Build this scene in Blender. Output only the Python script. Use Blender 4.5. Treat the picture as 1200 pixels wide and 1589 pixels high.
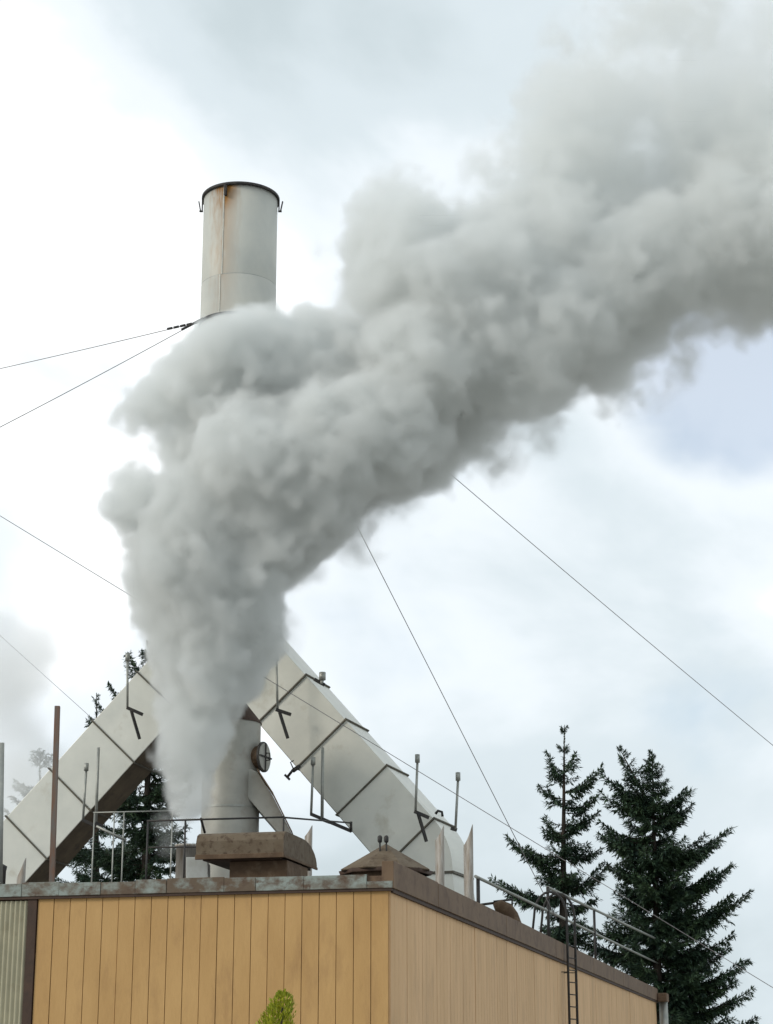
import bpy, bmesh, math, random
import numpy as np
from mathutils import Vector, Matrix, noise as mnoise

sc = bpy.context.scene
for o in list(bpy.data.objects):
    bpy.data.objects.remove(o, do_unlink=True)
COL = sc.collection
R = math.radians

# ------------------------------------------------------------------ camera
FPX, IW, IH = 3000.0, 1200.0, 1589.0
HORIZON = 1694.0
PITCH = math.atan((HORIZON - IH / 2) / FPX)
EYE = 1.6
cam_d = bpy.data.cameras.new('camera')
cam = bpy.data.objects.new('camera', cam_d)
COL.objects.link(cam)
cam.location = (0, 0, EYE)
cam.rotation_euler = (R(90) + PITCH, 0, 0)
cam_d.sensor_fit = 'VERTICAL'
cam_d.sensor_height = 24.0
cam_d.lens = 24.0 * FPX / IH
cam_d.clip_start = 0.1
cam_d.clip_end = 5000
sc.camera = cam

# ------------------------------------------------------------------ render / exposure
sc.render.engine = 'CYCLES'
sc.view_settings.view_transform = 'Standard'
sc.view_settings.look = 'None'
sc.view_settings.gamma = 1.0
sc.view_settings.use_curve_mapping = False
sc.view_settings.exposure = 0.0
cy = sc.cycles
cy.use_denoising = True
cy.max_bounces = 14
cy.diffuse_bounces = 3
cy.volume_bounces = 12
cy.transparent_max_bounces = 8
cy.volume_step_rate = 2.0
cy.volume_max_steps = 512

# ------------------------------------------------------------------ world: broken overcast
SUN_DIR = Vector((-0.88, -0.30, 0.42)).normalized()     # towards the sun
# banks of cloud and thin places: azimuth, elevation, spread in degrees, amount
CLOUDS = [(-13, 24, 13, 0.22), (-20, 30, 30, 0.08), (-7, 31, 9, -0.10), (3, 30, 10, -0.07), (2, 13, 9, 0.06), (8, 16, 6, -0.05), (11, 9, 8, 0.03), (-4, 9, 4, 0.15), (10.6, 21.5, 6, 0.16)]
GAPS = [(11, 21.5, 6.0, -0.36), (11, 14, 7, -0.08), (-14, 22, 14, 0.2), (-3, 31, 14, 0.12)]
world = bpy.data.worlds.new('World')
sc.world = world
world.use_nodes = True
nt = world.node_tree
nt.nodes.clear()
def wn(t, **k):
    n = nt.nodes.new(t)
    for a, b in k.items():
        setattr(n, a, b)
    return n
L = nt.links.new
tc = wn('ShaderNodeTexCoord')
sky = wn('ShaderNodeTexSky', sky_type='NISHITA', sun_disc=False)
sky.sun_elevation = math.asin(SUN_DIR.z)
sky.sun_rotation = math.atan2(SUN_DIR.x, SUN_DIR.y)
sky.air_density = 1.0; sky.dust_density = 0.3; sky.ozone_density = 1.2
bg_sky = wn('ShaderNodeBackground'); bg_sky.inputs['Strength'].default_value = 0.15
L(sky.outputs[0], bg_sky.inputs[0])
def wmap(scale, loc):
    m = wn('ShaderNodeMapping'); m.inputs['Scale'].default_value = scale; m.inputs['Location'].default_value = loc
    L(tc.outputs['Generated'], m.inputs[0]); return m
def wnoise(m, sc_, det, rough, dist=0.0):
    n = wn('ShaderNodeTexNoise'); n.inputs['Scale'].default_value = sc_; n.inputs['Detail'].default_value = det
    n.inputs['Roughness'].default_value = rough; n.inputs['Distortion'].default_value = dist
    L(m.outputs[0], n.inputs['Vector']); return n
def wramp(src, stops, interp='EASE'):
    r = wn('ShaderNodeValToRGB'); r.color_ramp.interpolation = interp
    e = r.color_ramp.elements
    while len(e) < len(stops): e.new(0.5)
    for i, (p, c) in enumerate(stops):
        e[i].position = p; e[i].color = (*c, 1) if len(c) == 3 else c
    L(src, r.inputs[0]); return r
SKY_A = (1.35, 0.4, 0.25)
SKY_B = (3.1, 0.7, 1.9)
n_tone = wnoise(wmap((1, 1, 1.5), SKY_A), 4.2, 6.0, 0.50, 0.25)
n_gap = wnoise(wmap((1, 1, 1.4), SKY_B), 5.5, 5.0, 0.52, 0.2)
def wmath(op, a_, b_=None, c_=None, clamp=False):
    n = wn('ShaderNodeMath', operation=op, use_clamp=clamp)
    for i, v in enumerate((a_, b_, c_)):
        if v is None: continue
        if hasattr(v, 'is_linked'): L(v, n.inputs[i])
        else: n.inputs[i].default_value = v
    return n.outputs[0]
def cloud_mass(az, el, deg):
    """a broad soft bank of cloud around azimuth az (right of north) and elevation el, fading out over deg degrees"""
    d = Vector((math.sin(R(az)) * math.cos(R(el)), math.cos(R(az)) * math.cos(R(el)), math.sin(R(el))))
    v = wn('ShaderNodeVectorMath', operation='DOT_PRODUCT'); v.inputs[1].default_value = d
    L(tc.outputs['Generated'], v.inputs[0])
    m = wn('ShaderNodeMapRange', interpolation_type='SMOOTHSTEP')
    m.inputs[1].default_value = math.cos(R(deg)); m.inputs[2].default_value = 1.0
    L(v.outputs['Value'], m.inputs[0]); return m.outputs[0]
tone = wmath('MULTIPLY_ADD', n_tone.outputs['Fac'], 0.9, -0.01)
for az, el, deg, amp in CLOUDS:
    tone = wmath('MULTIPLY_ADD', cloud_mass(az, el, deg), amp, tone)
gap = wmath('MULTIPLY_ADD', n_gap.outputs['Fac'], 0.8, 0.19)
for az, el, deg, amp in GAPS:
    gap = wmath('MULTIPLY_ADD', cloud_mass(az, el, deg), amp, gap)
r_tone = wramp(tone, [(0.28, (0.58, 0.665, 0.70)), (0.42, (0.70, 0.785, 0.83)), (0.54, (0.87, 0.935, 0.98)), (0.66, (1.12, 1.15, 1.16))])
r_gap = wramp(gap, [(0.26, (0.45, 0.45, 0.45)), (0.48, (1, 1, 1))])
bg_cl = wn('ShaderNodeBackground'); bg_cl.inputs['Strength'].default_value = 1.06
L(r_tone.outputs[0], bg_cl.inputs[0])
mixw = wn('ShaderNodeMixShader')
L(r_gap.outputs[0], mixw.inputs[0]); L(bg_sky.outputs[0], mixw.inputs[1]); L(bg_cl.outputs[0], mixw.inputs[2])
wout = wn('ShaderNodeOutputWorld'); L(mixw.outputs[0], wout.inputs[0])

sun_d = bpy.data.lights.new('sun', 'SUN')
sun_d.energy = 1.5; sun_d.angle = R(14); sun_d.color = (1.0, 0.93, 0.82)
sun = bpy.data.objects.new('sun', sun_d); COL.objects.link(sun)
sun.location = (-30, -10, 40)
sun.rotation_euler = SUN_DIR.to_track_quat('Z', 'Y').to_euler()

# ------------------------------------------------------------------ pixel -> place helpers
SP, CP = math.sin(PITCH), math.cos(PITCH)
def P(px, py, Y):
    u = (px - IW / 2) / FPX; v = (IH / 2 - py) / FPX
    d = Vector((u, CP - v * SP, SP + v * CP))
    return Vector((0, 0, EYE)) + d * (Y / d.y)
def ppm(p):                       # pixels per metre at a point
    p = Vector(p)
    return FPX / (p.y * CP + (p.z - EYE) * SP)
def at_z(px, py, z):              # where the ray meets a level plane
    u = (px - IW / 2) / FPX; v = (IH / 2 - py) / FPX
    d = Vector((u, CP - v * SP, SP + v * CP))
    return Vector((0, 0, EYE)) + d * ((z - EYE) / d.z)

# building frame: corner K, U runs away along the side wall, W runs left along the front wall
ANG = R(13.48)
U = Vector((math.sin(ANG), math.cos(ANG), 0)); W = Vector((-math.cos(ANG), math.sin(ANG), 0)); Z = Vector((0, 0, 1))
K = P(603.5, 1380, 32.0)
WALL_TOP = K.z
FASC_TOP = P(603.5, 1354, 32.0).z
ROOF_Z = FASC_TOP - 0.06
K0 = Vector((K.x, K.y, 0))
def B(w, u, z):
    return K0 + W * w + U * u + Z * z

# ------------------------------------------------------------------ materials
MATS = {}
def newmat(name):
    m = bpy.data.materials.new(name); m.use_nodes = True
    MATS[name] = m
    return m, m.node_tree, m.node_tree.nodes['Principled BSDF']
def srgb(r, g, b):
    f = lambda c: ((c / 255 + 0.055) / 1.055) ** 2.4 if c / 255 > 0.04045 else c / 255 / 12.92
    return (f(r), f(g), f(b), 1)
def surf(name, c1, c2=None, scale=4.0, rough=0.6, metal=0.0, detail=6, bump=0.15, bscale=None, stretch=(1, 1, 1), lo=0.35, hi=0.65, c3=None, s3=2.0, lo3=0.55, hi3=0.7, rand=0.0, spec=0.4):
    m, t, b = newmat(name)
    tcn = t.nodes.new('ShaderNodeTexCoord'); mp = t.nodes.new('ShaderNodeMapping')
    mp.inputs['Scale'].default_value = stretch
    geo = t.nodes.new('ShaderNodeNewGeometry')
    t.links.new(geo.outputs['Position'], mp.inputs[0])
    n = t.nodes.new('ShaderNodeTexNoise'); n.inputs['Scale'].default_value = scale; n.inputs['Detail'].default_value = detail; n.inputs['Roughness'].default_value = 0.62
    t.links.new(mp.outputs[0], n.inputs['Vector'])
    r = t.nodes.new('ShaderNodeMapRange'); r.inputs[1].default_value = lo; r.inputs[2].default_value = hi
    t.links.new(n.outputs['Fac'], r.inputs[0])
    mx = t.nodes.new('ShaderNodeMix'); mx.data_type = 'RGBA'
    mx.inputs[6].default_value = c1; mx.inputs[7].default_value = c2 or c1
    t.links.new(r.outputs[0], mx.inputs[0])
    last = mx.outputs[2]
    if rand:
        oi = t.nodes.new('ShaderNodeObjectInfo')
        ad = t.nodes.new('ShaderNodeMath'); ad.operation = 'MULTIPLY_ADD'
        ad.inputs[1].default_value = rand; ad.inputs[2].default_value = -rand / 2
        t.links.new(oi.outputs['Random'], ad.inputs[0])
        ad2 = t.nodes.new('ShaderNodeMath'); ad2.operation = 'ADD'; ad2.use_clamp = True
        t.links.new(ad.outputs[0], ad2.inputs[0]); t.links.new(r.outputs[0], ad2.inputs[1])
        t.links.new(ad2.outputs[0], mx.inputs[0])
    if c3:
        n3 = t.nodes.new('ShaderNodeTexNoise'); n3.inputs['Scale'].default_value = s3; n3.inputs['Detail'].default_value = 8; n3.inputs['Roughness'].default_value = 0.65
        mp3 = t.nodes.new('ShaderNodeMapping'); mp3.inputs['Location'].default_value = (7.3, 2.1, 4.4); mp3.inputs['Scale'].default_value = stretch
        t.links.new(geo.outputs['Position'], mp3.inputs[0]); t.links.new(mp3.outputs[0], n3.inputs['Vector'])
        r3 = t.nodes.new('ShaderNodeMapRange'); r3.inputs[1].default_value = lo3; r3.inputs[2].default_value = hi3
        t.links.new(n3.outputs['Fac'], r3.inputs[0])
        m3 = t.nodes.new('ShaderNodeMix'); m3.data_type = 'RGBA'; m3.inputs[7].default_value = c3
        t.links.new(r3.outputs[0], m3.inputs[0]); t.links.new(last, m3.inputs[6]); last = m3.outputs[2]
    t.links.new(last, b.inputs['Base Color'])
    b.inputs['Roughness'].default_value = rough; b.inputs['Metallic'].default_value = metal
    b.inputs['Specular IOR Level'].default_value = spec
    if bump:
        nb = t.nodes.new('ShaderNodeTexNoise'); nb.inputs['Scale'].default_value = bscale or scale * 4; nb.inputs['Detail'].default_value = 5
        t.links.new(mp.outputs[0], nb.inputs['Vector'])
        bp = t.nodes.new('ShaderNodeBump'); bp.inputs['Strength'].default_value = bump; bp.inputs['Distance'].default_value = 0.02
        t.links.new(nb.outputs['Fac'], bp.inputs['Height']); t.links.new(bp.outputs[0], b.inputs['Normal'])
    return m

M_wall = surf('painted_tan_siding', (0.55, 0.335, 0.135, 1), (0.47, 0.275, 0.105, 1), 1.3, 0.75, stretch=(1, 1, 0.35), c3=(0.34, 0.19, 0.08, 1), s3=2.2, lo3=0.52, hi3=0.85, bump=0.25, bscale=22, rand=0.35)
M_side = surf('lightened_tan_panel', (0.72, 0.47, 0.26, 1), (0.63, 0.405, 0.215, 1), 1.1, 0.8, stretch=(1, 1, 0.3), c3=(0.46, 0.30, 0.17, 1), s3=1.8, lo3=0.5, hi3=0.85, bump=0.25, bscale=22, rand=0.5)  # siding tan lightened to stand in for light on the side wall
M_groove = surf('dark_wall_core', (0.13, 0.075, 0.035, 1), (0.09, 0.05, 0.025, 1), 3, 0.9)
M_flash = surf('weathered_flashing', (0.125, 0.088, 0.058, 1), (0.27, 0.305, 0.28, 1), 3.2, 0.7, stretch=(1, 1, 1.4), lo=0.40, hi=0.62, c3=(0.10, 0.062, 0.04, 1), s3=4.5, lo3=0.50, hi3=0.66, rand=0.7, bump=0.3)
M_fascia = surf('brown_side_fascia', (0.135, 0.083, 0.048, 1), (0.18, 0.115, 0.068, 1), 1.2, 0.7, c3=(0.09, 0.05, 0.03, 1), s3=3, lo3=0.5, hi3=0.7)
M_trim = surf('dark_brown_trim', (0.07, 0.038, 0.024, 1), (0.045, 0.026, 0.018, 1), 5, 0.7)
M_corr = surf('cream_corrugated_metal', (0.47, 0.43, 0.30, 1), (0.39, 0.36, 0.25, 1), 2, 0.55, c3=(0.28, 0.22, 0.13, 1), s3=2, lo3=0.58, hi3=0.8)
M_roof = surf('roof_membrane', (0.12, 0.11, 0.10, 1), (0.17, 0.16, 0.15, 1), 2, 0.9)
M_duct = surf('painted_duct_steel', (0.71, 0.70, 0.63, 1), (0.60, 0.60, 0.545, 1), 1.1, 0.45, 0.25, detail=8, lo=0.3, hi=0.7, c3=(0.44, 0.40, 0.31, 1), s3=1.6, lo3=0.58, hi3=0.86, bump=0.12, bscale=3)
M_ductun = surf('dark_duct_belly', (0.135, 0.10, 0.06, 1), (0.085, 0.062, 0.038, 1), 1.8, 0.75, c3=(0.06, 0.045, 0.03, 1), s3=3)  # darker brown for the undersides of the ducts
M_flange = surf('dark_flange_steel', (0.09, 0.085, 0.07, 1), (0.14, 0.12, 0.085, 1), 6, 0.6, 0.3)
M_steel = surf('grey_pipe_steel', (0.30, 0.31, 0.29, 1), (0.40, 0.40, 0.36, 1), 6, 0.5, 0.5)
M_dark = surf('dark_iron', (0.035, 0.035, 0.037, 1), (0.06, 0.052, 0.045, 1), 6, 0.6, 0.3)
M_rust = surf('rusty_sheet', (0.13, 0.08, 0.045, 1), (0.085, 0.05, 0.028, 1), 3, 0.8, c3=(0.18, 0.125, 0.08, 1), s3=6, lo3=0.5, hi3=0.7)
M_rusttop = surf('weathered_hood_sheet', (0.155, 0.118, 0.078, 1), (0.115, 0.08, 0.048, 1), 4, 0.75, c3=(0.07, 0.043, 0.024, 1), s3=9, lo3=0.52, hi3=0.66)
M_rustpole = surf('rusty_pole', (0.20, 0.10, 0.06, 1), (0.16, 0.145, 0.13, 1), 2.5, 0.8, stretch=(4, 4, 0.8))
M_exh = surf('streaked_galvanised_pipe', (0.42, 0.40, 0.37, 1), (0.24, 0.20, 0.16, 1), 5, 0.6, 0.2, stretch=(5, 5, 0.5))
M_vessel = surf('grey_vessel_steel', (0.43, 0.42, 0.38, 1), (0.34, 0.335, 0.30, 1), 1.6, 0.5, 0.2, c3=(0.25, 0.20, 0.15, 1), s3=1.5, lo3=0.55, hi3=0.8)
M_wire = surf('wire_rope', (0.20, 0.18, 0.18, 1), (0.27, 0.25, 0.25, 1), 8, 0.5, 0.4, bump=0)
M_white = surf('white_enclosure', (0.62, 0.63, 0.60, 1), (0.5, 0.5, 0.46, 1), 4, 0.5)
M_bark = surf('fir_bark', (0.055, 0.04, 0.03, 1), (0.03, 0.024, 0.018, 1), 6, 0.9, stretch=(1, 1, 0.3))
M_needle = surf('fir_needles', (0.036, 0.070, 0.040, 1), (0.060, 0.10, 0.042, 1), 0.9, 0.6, bump=0, c3=(0.020, 0.042, 0.034, 1), s3=2.0, lo3=0.45, hi3=0.65)
M_cyp = surf('golden_cypress_leaves', (0.38, 0.38, 0.02, 1), (0.26, 0.31, 0.02, 1), 5, 0.6, bump=0)
M_ground = surf('gravel_ground', (0.36, 0.345, 0.315, 1), (0.29, 0.28, 0.25, 1), 0.3, 0.95, c3=(0.18, 0.18, 0.12, 1), s3=0.05)

def rust_streak_mat():
    m = surf('chimney_galvanised', (0.45, 0.455, 0.42, 1), (0.56, 0.55, 0.49, 1), 0.9, 0.6, 0.1, detail=9, lo=0.3, hi=0.7, bump=0.08, bscale=4, stretch=(1, 1, 0.7))
    t = m.node_tree; b = t.nodes['Principled BSDF']
    prev = b.inputs['Base Color'].links[0].from_socket
    tcn = t.nodes.new('ShaderNodeTexCoord')
    sep = t.nodes.new('ShaderNodeSeparateXYZ'); t.links.new(tcn.outputs['Object'], sep.inputs[0])
    def mth(op, a, c=None, clamp=False, d=None):
        n = t.nodes.new('ShaderNodeMath'); n.operation = op; n.use_clamp = clamp
        for i, v in enumerate((a, c, d)):
            if v is None: continue
            if hasattr(v, 'is_linked'): t.links.new(v, n.inputs[i])
            else: n.inputs[i].default_value = v
        return n.outputs[0]
    # rust runs down from the lifting lug at the rim; x is across, z is 0 at the rim
    dx = mth('ADD', sep.outputs[0], 0.30)
    wv = t.nodes.new('ShaderNodeTexNoise'); wv.inputs['Scale'].default_value = 5; wv.inputs['Detail'].default_value = 7
    mp = t.nodes.new('ShaderNodeMapping'); mp.inputs['Scale'].default_value = (2.2, 2.2, 0.5)
    t.links.new(tcn.outputs['Object'], mp.inputs[0]); t.links.new(mp.outputs[0], wv.inputs['Vector'])
    dxw = mth('MULTIPLY_ADD', wv.outputs['Fac'], 0.5, d=-0.25)
    dd = mth('ABSOLUTE', mth('ADD', dx, dxw))
    lat = mth('SUBTRACT', 1.0, mth('DIVIDE', dd, 0.42), True)
    hgt = mth('MAXIMUM', mth('ADD', 1.0, mth('DIVIDE', sep.outputs[2], 1.15), True), mth('MULTIPLY', mth('ADD', 1.0, mth('DIVIDE', sep.outputs[2], 4.5), True), 0.42))
    k = mth('MULTIPLY', mth('MULTIPLY', lat, hgt), mth('MULTIPLY', wv.outputs['Fac'], 3.0), True)
    front = mth('LESS_THAN', sep.outputs[1], 0.0)
    k = mth('MULTIPLY', k, front)
    mx = t.nodes.new('ShaderNodeMix'); mx.data_type = 'RGBA'; mx.inputs[7].default_value = (0.33, 0.155, 0.035, 1)
    t.links.new(k, mx.inputs[0]); t.links.new(prev, mx.inputs[6])
    t.links.new(mx.outputs[2], b.inputs['Base Color'])
    return m
M_chim = rust_streak_mat()

# ------------------------------------------------------------------ mesh helpers
def link(name, me, mat, parent=None, loc=None):
    o = bpy.data.objects.new(name, me); COL.objects.link(o)
    if mat is not None and len(me.materials) == 0:
        me.materials.append(mat)
    if loc is not None: o.location = loc
    if parent is not None: o.parent = parent
    return o
class MB:
    def __init__(s): s.v = []; s.f = []; s.sm = []
    def add(s, vs, fs, smooth=False):
        n = len(s.v); s.v += [tuple(v) for v in vs]
        s.f += [tuple(i + n for i in f) for f in fs]; s.sm += [smooth] * len(fs); return s
    def box(s, o, a, b, c):      # origin corner and three edge vectors
        o, a, b, c = map(Vector, (o, a, b, c))
        if a.cross(b).dot(c) < 0: a, b = b, a
        vs = [o, o + a, o + a + b, o + b, o + c, o + a + c, o + a + b + c, o + b + c]
        return s.add(vs, [(0, 3, 2, 1), (4, 5, 6, 7), (0, 1, 5, 4), (1, 2, 6, 5), (2, 3, 7, 6), (3, 0, 4, 7)])
    def cbox(s, c, a, b, cc):    # centre and three full-size vectors
        c, a, b, cc = map(Vector, (c, a, b, cc)); return s.box(c - (a + b + cc) / 2, a, b, cc)
    def bar(s, p, q, w, t=None, up=Z):
        p, q = Vector(p), Vector(q); t = t or w; d = (q - p)
        e = d.cross(up)
        if e.length < 1e-4: e = d.cross(Vector((1, 0, 0)))
        e.normalize(); n = e.cross(d).normalized()
        return s.cbox((p + q) / 2, d, e * w, n * t)
    def tube(s, pts, r, n=8, cap=True):
        pts = [Vector(p) for p in pts]; k = len(pts)
        rs = r if isinstance(r, (list, tuple)) else [r] * k
        ref = None; vs = []
        for i, p in enumerate(pts):
            d = (pts[min(i + 1, k - 1)] - pts[max(i - 1, 0)]).normalized()
            if ref is None:
                ref = d.cross(Vector((0.31, 0.2, 0.93)) if abs(d.z) < 0.9 else Vector((1, 0, 0))).normalized()
            ref = (ref - d * ref.dot(d)).normalized(); e2 = d.cross(ref)
            vs += [p + (ref * math.cos(2 * math.pi * j / n) + e2 * math.sin(2 * math.pi * j / n)) * rs[i] for j in range(n)]
        fs = [(i * n + j, i * n + (j + 1) % n, (i + 1) * n + (j + 1) % n, (i + 1) * n + j) for i in range(k - 1) for j in range(n)]
        s.add(vs, fs, True)
        if cap:
            m = len(s.v) - len(vs)
            s.f += [tuple(m + j for j in reversed(range(n))), tuple(m + (k - 1) * n + j for j in range(n))]; s.sm += [False, False]
        return s
    def lathe(s, c, prof, n=40, closed=False):     # profile (r, z) about a vertical axis
        c = Vector(c); vs = []
        for r, z in prof:
            vs += [c + Vector((r * math.cos(2 * math.pi * j / n), r * math.sin(2 * math.pi * j / n), z)) for j in range(n)]
        k = len(prof); rng = range(k if closed else k - 1)
        fs = [(i * n + j, i * n + (j + 1) % n, ((i + 1) % k) * n + (j + 1) % n, ((i + 1) % k) * n + j) for i in rng for j in range(n)]
        return s.add(vs, fs, True)
    def prism(s, poly, ext):     # planar polygon pushed along a vector
        poly = [Vector(p) for p in poly]; ext = Vector(ext); n = len(poly)
        nn = Vector((0, 0, 0))
        for i in range(n): nn += poly[i].cross(poly[(i + 1) % n])
        if nn.dot(ext) > 0: poly = poly[::-1]
        vs = poly + [p + ext for p in poly]
        fs = [tuple(range(n)), tuple(reversed(range(n, 2 * n)))] + [(i, i + n, (i + 1) % n + n, (i + 1) % n) for i in range(n)]
        fs = [fs[0], fs[1]] + [tuple(reversed(f)) for f in [(i, (i + 1) % n, (i + 1) % n + n, i + n) for i in range(n)]]
        return s.add(vs, fs)
    def mesh(s, name):
        me = bpy.data.meshes.new(name); me.from_pydata(s.v, [], s.f)
        me.polygons.foreach_set('use_smooth', s.sm)
        me.update(); return me
    def build(s, name, mat, parent=None, loc=None, bevel=0):
        if loc is not None:
            l = Vector(loc); s.v = [tuple(Vector(v) - l) for v in s.v]
        me = s.mesh(name)
        o = link(name, me, mat, parent, loc)
        if bevel:
            b = o.modifiers.new('bevel', 'BEVEL'); b.width = bevel; b.segments = 2; b.limit_method = 'ANGLE'; b.angle_limit = R(40)
        return o
def tag(o, label, cat, group=None):
    o['label'] = label; o['category'] = cat
    if group: o['group'] = group
    return o
def thing(name, label, cat, group=None):
    o = bpy.data.objects.new(name, None); COL.objects.link(o); o.empty_display_size = 0.2
    return tag(o, label, cat, group)
def copy_part(o, parent, loc):
    c = o.copy(); COL.objects.link(c); c.parent = parent; c.location = loc; return c

# ------------------------------------------------------------------ ground
m = MB(); m.add([(-1500, -200, 0), (1500, -200, 0), (1500, 2500, 0), (-1500, 2500, 0)], [(0, 1, 2, 3)])
g = m.build('ground', M_ground); g['kind'] = 'structure'

# ------------------------------------------------------------------ the shed
LEN_U, LEN_W = 42.0, 16.0
bld = thing('industrial_shed', 'long tan board-sided industrial shed with weathered flat roof edge', 'building')
MB().box(B(0.03, 0.03, 0.0), W * (LEN_W - 0.06), U * (LEN_U - 0.06), Z * (ROOF_Z - 0.03)).build('wall_core', M_groove, bld)
MB().box(B(0.04, 0.04, ROOF_Z - 0.029), W * (LEN_W - 0.08), U * (LEN_U - 0.08), Z * 0.029).build('roof', M_roof, bld)
# front: vertical boards 0.3 m wide, proud of the core
ppmK = ppm(K)
BW = 0.2915
mb = MB().box(W * 0.005 + U * -0.03, W * (BW - 0.010), U * 0.06, Z * WALL_TOP)
bd0 = mb.build('board', M_wall, bld, bevel=0.004)
bd0.location = B(0.0, 0, 0)
TRIM_W = 6.12
nb = int(TRIM_W / BW)
rngb = random.Random(4)
for i in range(1, nb + 1):
    o = copy_part(bd0, bld, B(i * BW, rngb.uniform(-0.006, 0.006), 0))
wl = (nb + 1) * BW
MB().box(B(wl + 0.01, -0.06, 0), W * 0.165, U * 0.08, Z * WALL_TOP).build('corner_trim', M_trim, bld, bevel=0.006)
# corrugated sheet beyond the trim
c = MB(); w0 = wl + 0.18; pts = []; nn_ = 60
for i in range(nn_ * 6 + 1):
    a = i / 6.0
    pts.append((w0 + a * 0.088, -0.03 + 0.024 * math.cos(2 * math.pi * a)))
for i, (w_, u_) in enumerate(pts):
    c.v += [tuple(B(w_, u_, 0)), tuple(B(w_, u_, WALL_TOP - 0.05))]
for i in range(len(pts) - 1):
    c.f.append((2 * i, 2 * i + 1, 2 * i + 3, 2 * i + 2)); c.sm.append(True)
c.build('corrugated_sheet', M_corr, bld)
# side wall: 1.2 m panels each with shallow grooves
def side_panel(wd, gro):
    p = MB()
    xs = [0.012 + (wd - 0.024) * k / gro for k in range(gro + 1)]
    for k in range(gro):
        p.box(U * (xs[k] + 0.005) + W * -0.028, U * (xs[k + 1] - xs[k] - 0.010), W * 0.055, Z * WALL_TOP)
    p.box(U * 0.012 + W * -0.014, U * (wd - 0.024), W * 0.03, Z * (WALL_TOP - 0.002))
    return p
PW = 1.2
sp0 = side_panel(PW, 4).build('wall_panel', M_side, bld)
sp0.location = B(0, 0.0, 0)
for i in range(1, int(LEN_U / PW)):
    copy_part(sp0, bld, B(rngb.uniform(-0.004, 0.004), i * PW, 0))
# dark strip standing in for the shadow line, and flashing pieces along the front
MB().box(B(-0.075, -0.09, WALL_TOP - 0.03), W * (LEN_W), U * 0.09, Z * 0.045).build('shadow_edge_strip', M_trim, bld)
def wpx(px):                     # distance along the front wall of an image column
    d = P(px, 1375, 32.0) ; d2 = Vector((d.x, d.y, 0)) ; c0 = Vector((0, 0, 0))
    # ray in plan from the camera through px against the front wall line
    r = Vector((d.x, d.y, 0)); den = r.x * W.y - r.y * W.x
    s = (K0.x * W.y - K0.y * W.x) / den
    return (r * s - K0).dot(W)
edges = [612, 572, 474, 400, 351, 262, 214, 160, 96, 38, -60, -160, -280, -400]
fh = FASC_TOP - WALL_TOP
for i in range(len(edges) - 1):
    a, b_ = wpx(edges[i]), wpx(edges[i + 1])
    top = fh - 0.015 + (-0.13 if i == 0 else rngb.uniform(-0.03, 0.03) - 0.012 * (i > 3))
    out = 0.105 + 0.006 * (i % 2) + rngb.uniform(0, 0.004)
    MB().box(B(a + 0.004, -out, WALL_TOP + 0.016), W * (b_ - a - 0.006), U * 0.03, Z * (top - 0.016)).build('flashing', M_flash, bld, bevel=0.004)
MB().box(B(0.10, -0.072, WALL_TOP + 0.016), W * (LEN_W - 0.15), U * 0.09, Z * (fh - 0.07)).build('fascia_board', M_fascia, bld)
# side fascia in lengths, with the same dark shadow-line strip under it
MB().box(B(-0.075, 0.02, WALL_TOP - 0.05), W * 0.072, U * (LEN_U + 0.3), Z * 0.06).build('shadow_edge_strip', M_trim, bld)
seg = 3.5
for i in range(12):
    MB().box(B(-0.105 - 0.004 * (i % 2), -0.10 + i * seg, WALL_TOP + 0.012), W * 0.2, U * (seg - 0.008), Z * (0.43 + rngb.uniform(-0.008, 0.008))).build('side_fascia', M_fascia, bld, bevel=0.008)
# return at the far end: gutter box and downpipe
MB().box(B(-0.45, LEN_U - 0.3, WALL_TOP - 0.02), W * 0.33, U * 0.8, Z * 0.30).build('gutter_box', M_fascia, bld, bevel=0.02)
MB().tube([B(-0.28, LEN_U + 0.1, WALL_TOP), B(-0.28, LEN_U + 0.1, 0)], 0.16, 12).build('downpipe', M_steel, bld)

# ------------------------------------------------------------------ chimney and ducts
YC = 44.6
ctop = P(374, 309, YC); CT = Vector((ctop.x, YC, ctop.z))
CR = 57.0 / ppm(CT)
jz = P(352, 985, YC).z              # where the two ducts meet under the chimney
chim = thing('chimney', 'tall round steel chimney with rusty rim rising above the steam', 'chimney')
def chim_z(py): return P(374, py, YC).z
z_joint = chim_z(447)
zc = CT.z
MB().lathe((0, 0, 0), [(CR, z_joint - zc + 0.006), (CR, 0), (CR - 0.03, 0), (CR - 0.03, z_joint - zc + 0.006)], 64).build('upper_shell', M_chim, chim, loc=None).location = CT
lo = MB().lathe((0, 0, 0), [(CR + 0.004, jz - zc - 0.2), (CR + 0.004, z_joint - zc - 0.006), (CR - 0.03, z_joint - zc - 0.006), (CR - 0.03, jz - zc - 0.2)], 64).build('lower_shell', M_chim, chim); lo.location = CT
MB().lathe(CT + Z * (z_joint - zc - 0.012), [(CR - 0.02, 0), (CR + 0.002, 0), (CR + 0.002, 0.024), (CR - 0.02, 0.024)], 64).build('joint_band', M_steel, chim)
MB().lathe(CT + Z * -0.06, [(CR - 0.02, 0), (CR + 0.055, 0), (CR + 0.055, 0.07), (CR - 0.02, 0.07)], 64, True).build('rim', M_dark, chim)
sa = R(-112)                         # welded seam, facing the camera and a little left
sdir = Vector((math.cos(sa), math.sin(sa), 0))
MB().bar(CT + sdir * (CR + 0.004) + Z * (z_joint - zc), CT + sdir * (CR + 0.004) + Z * -0.06, 0.03, 0.014, up=sdir).build('seam', M_steel, chim)
sdir2 = Vector((math.cos(sa - R(3)), math.sin(sa - R(3)), 0))
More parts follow.
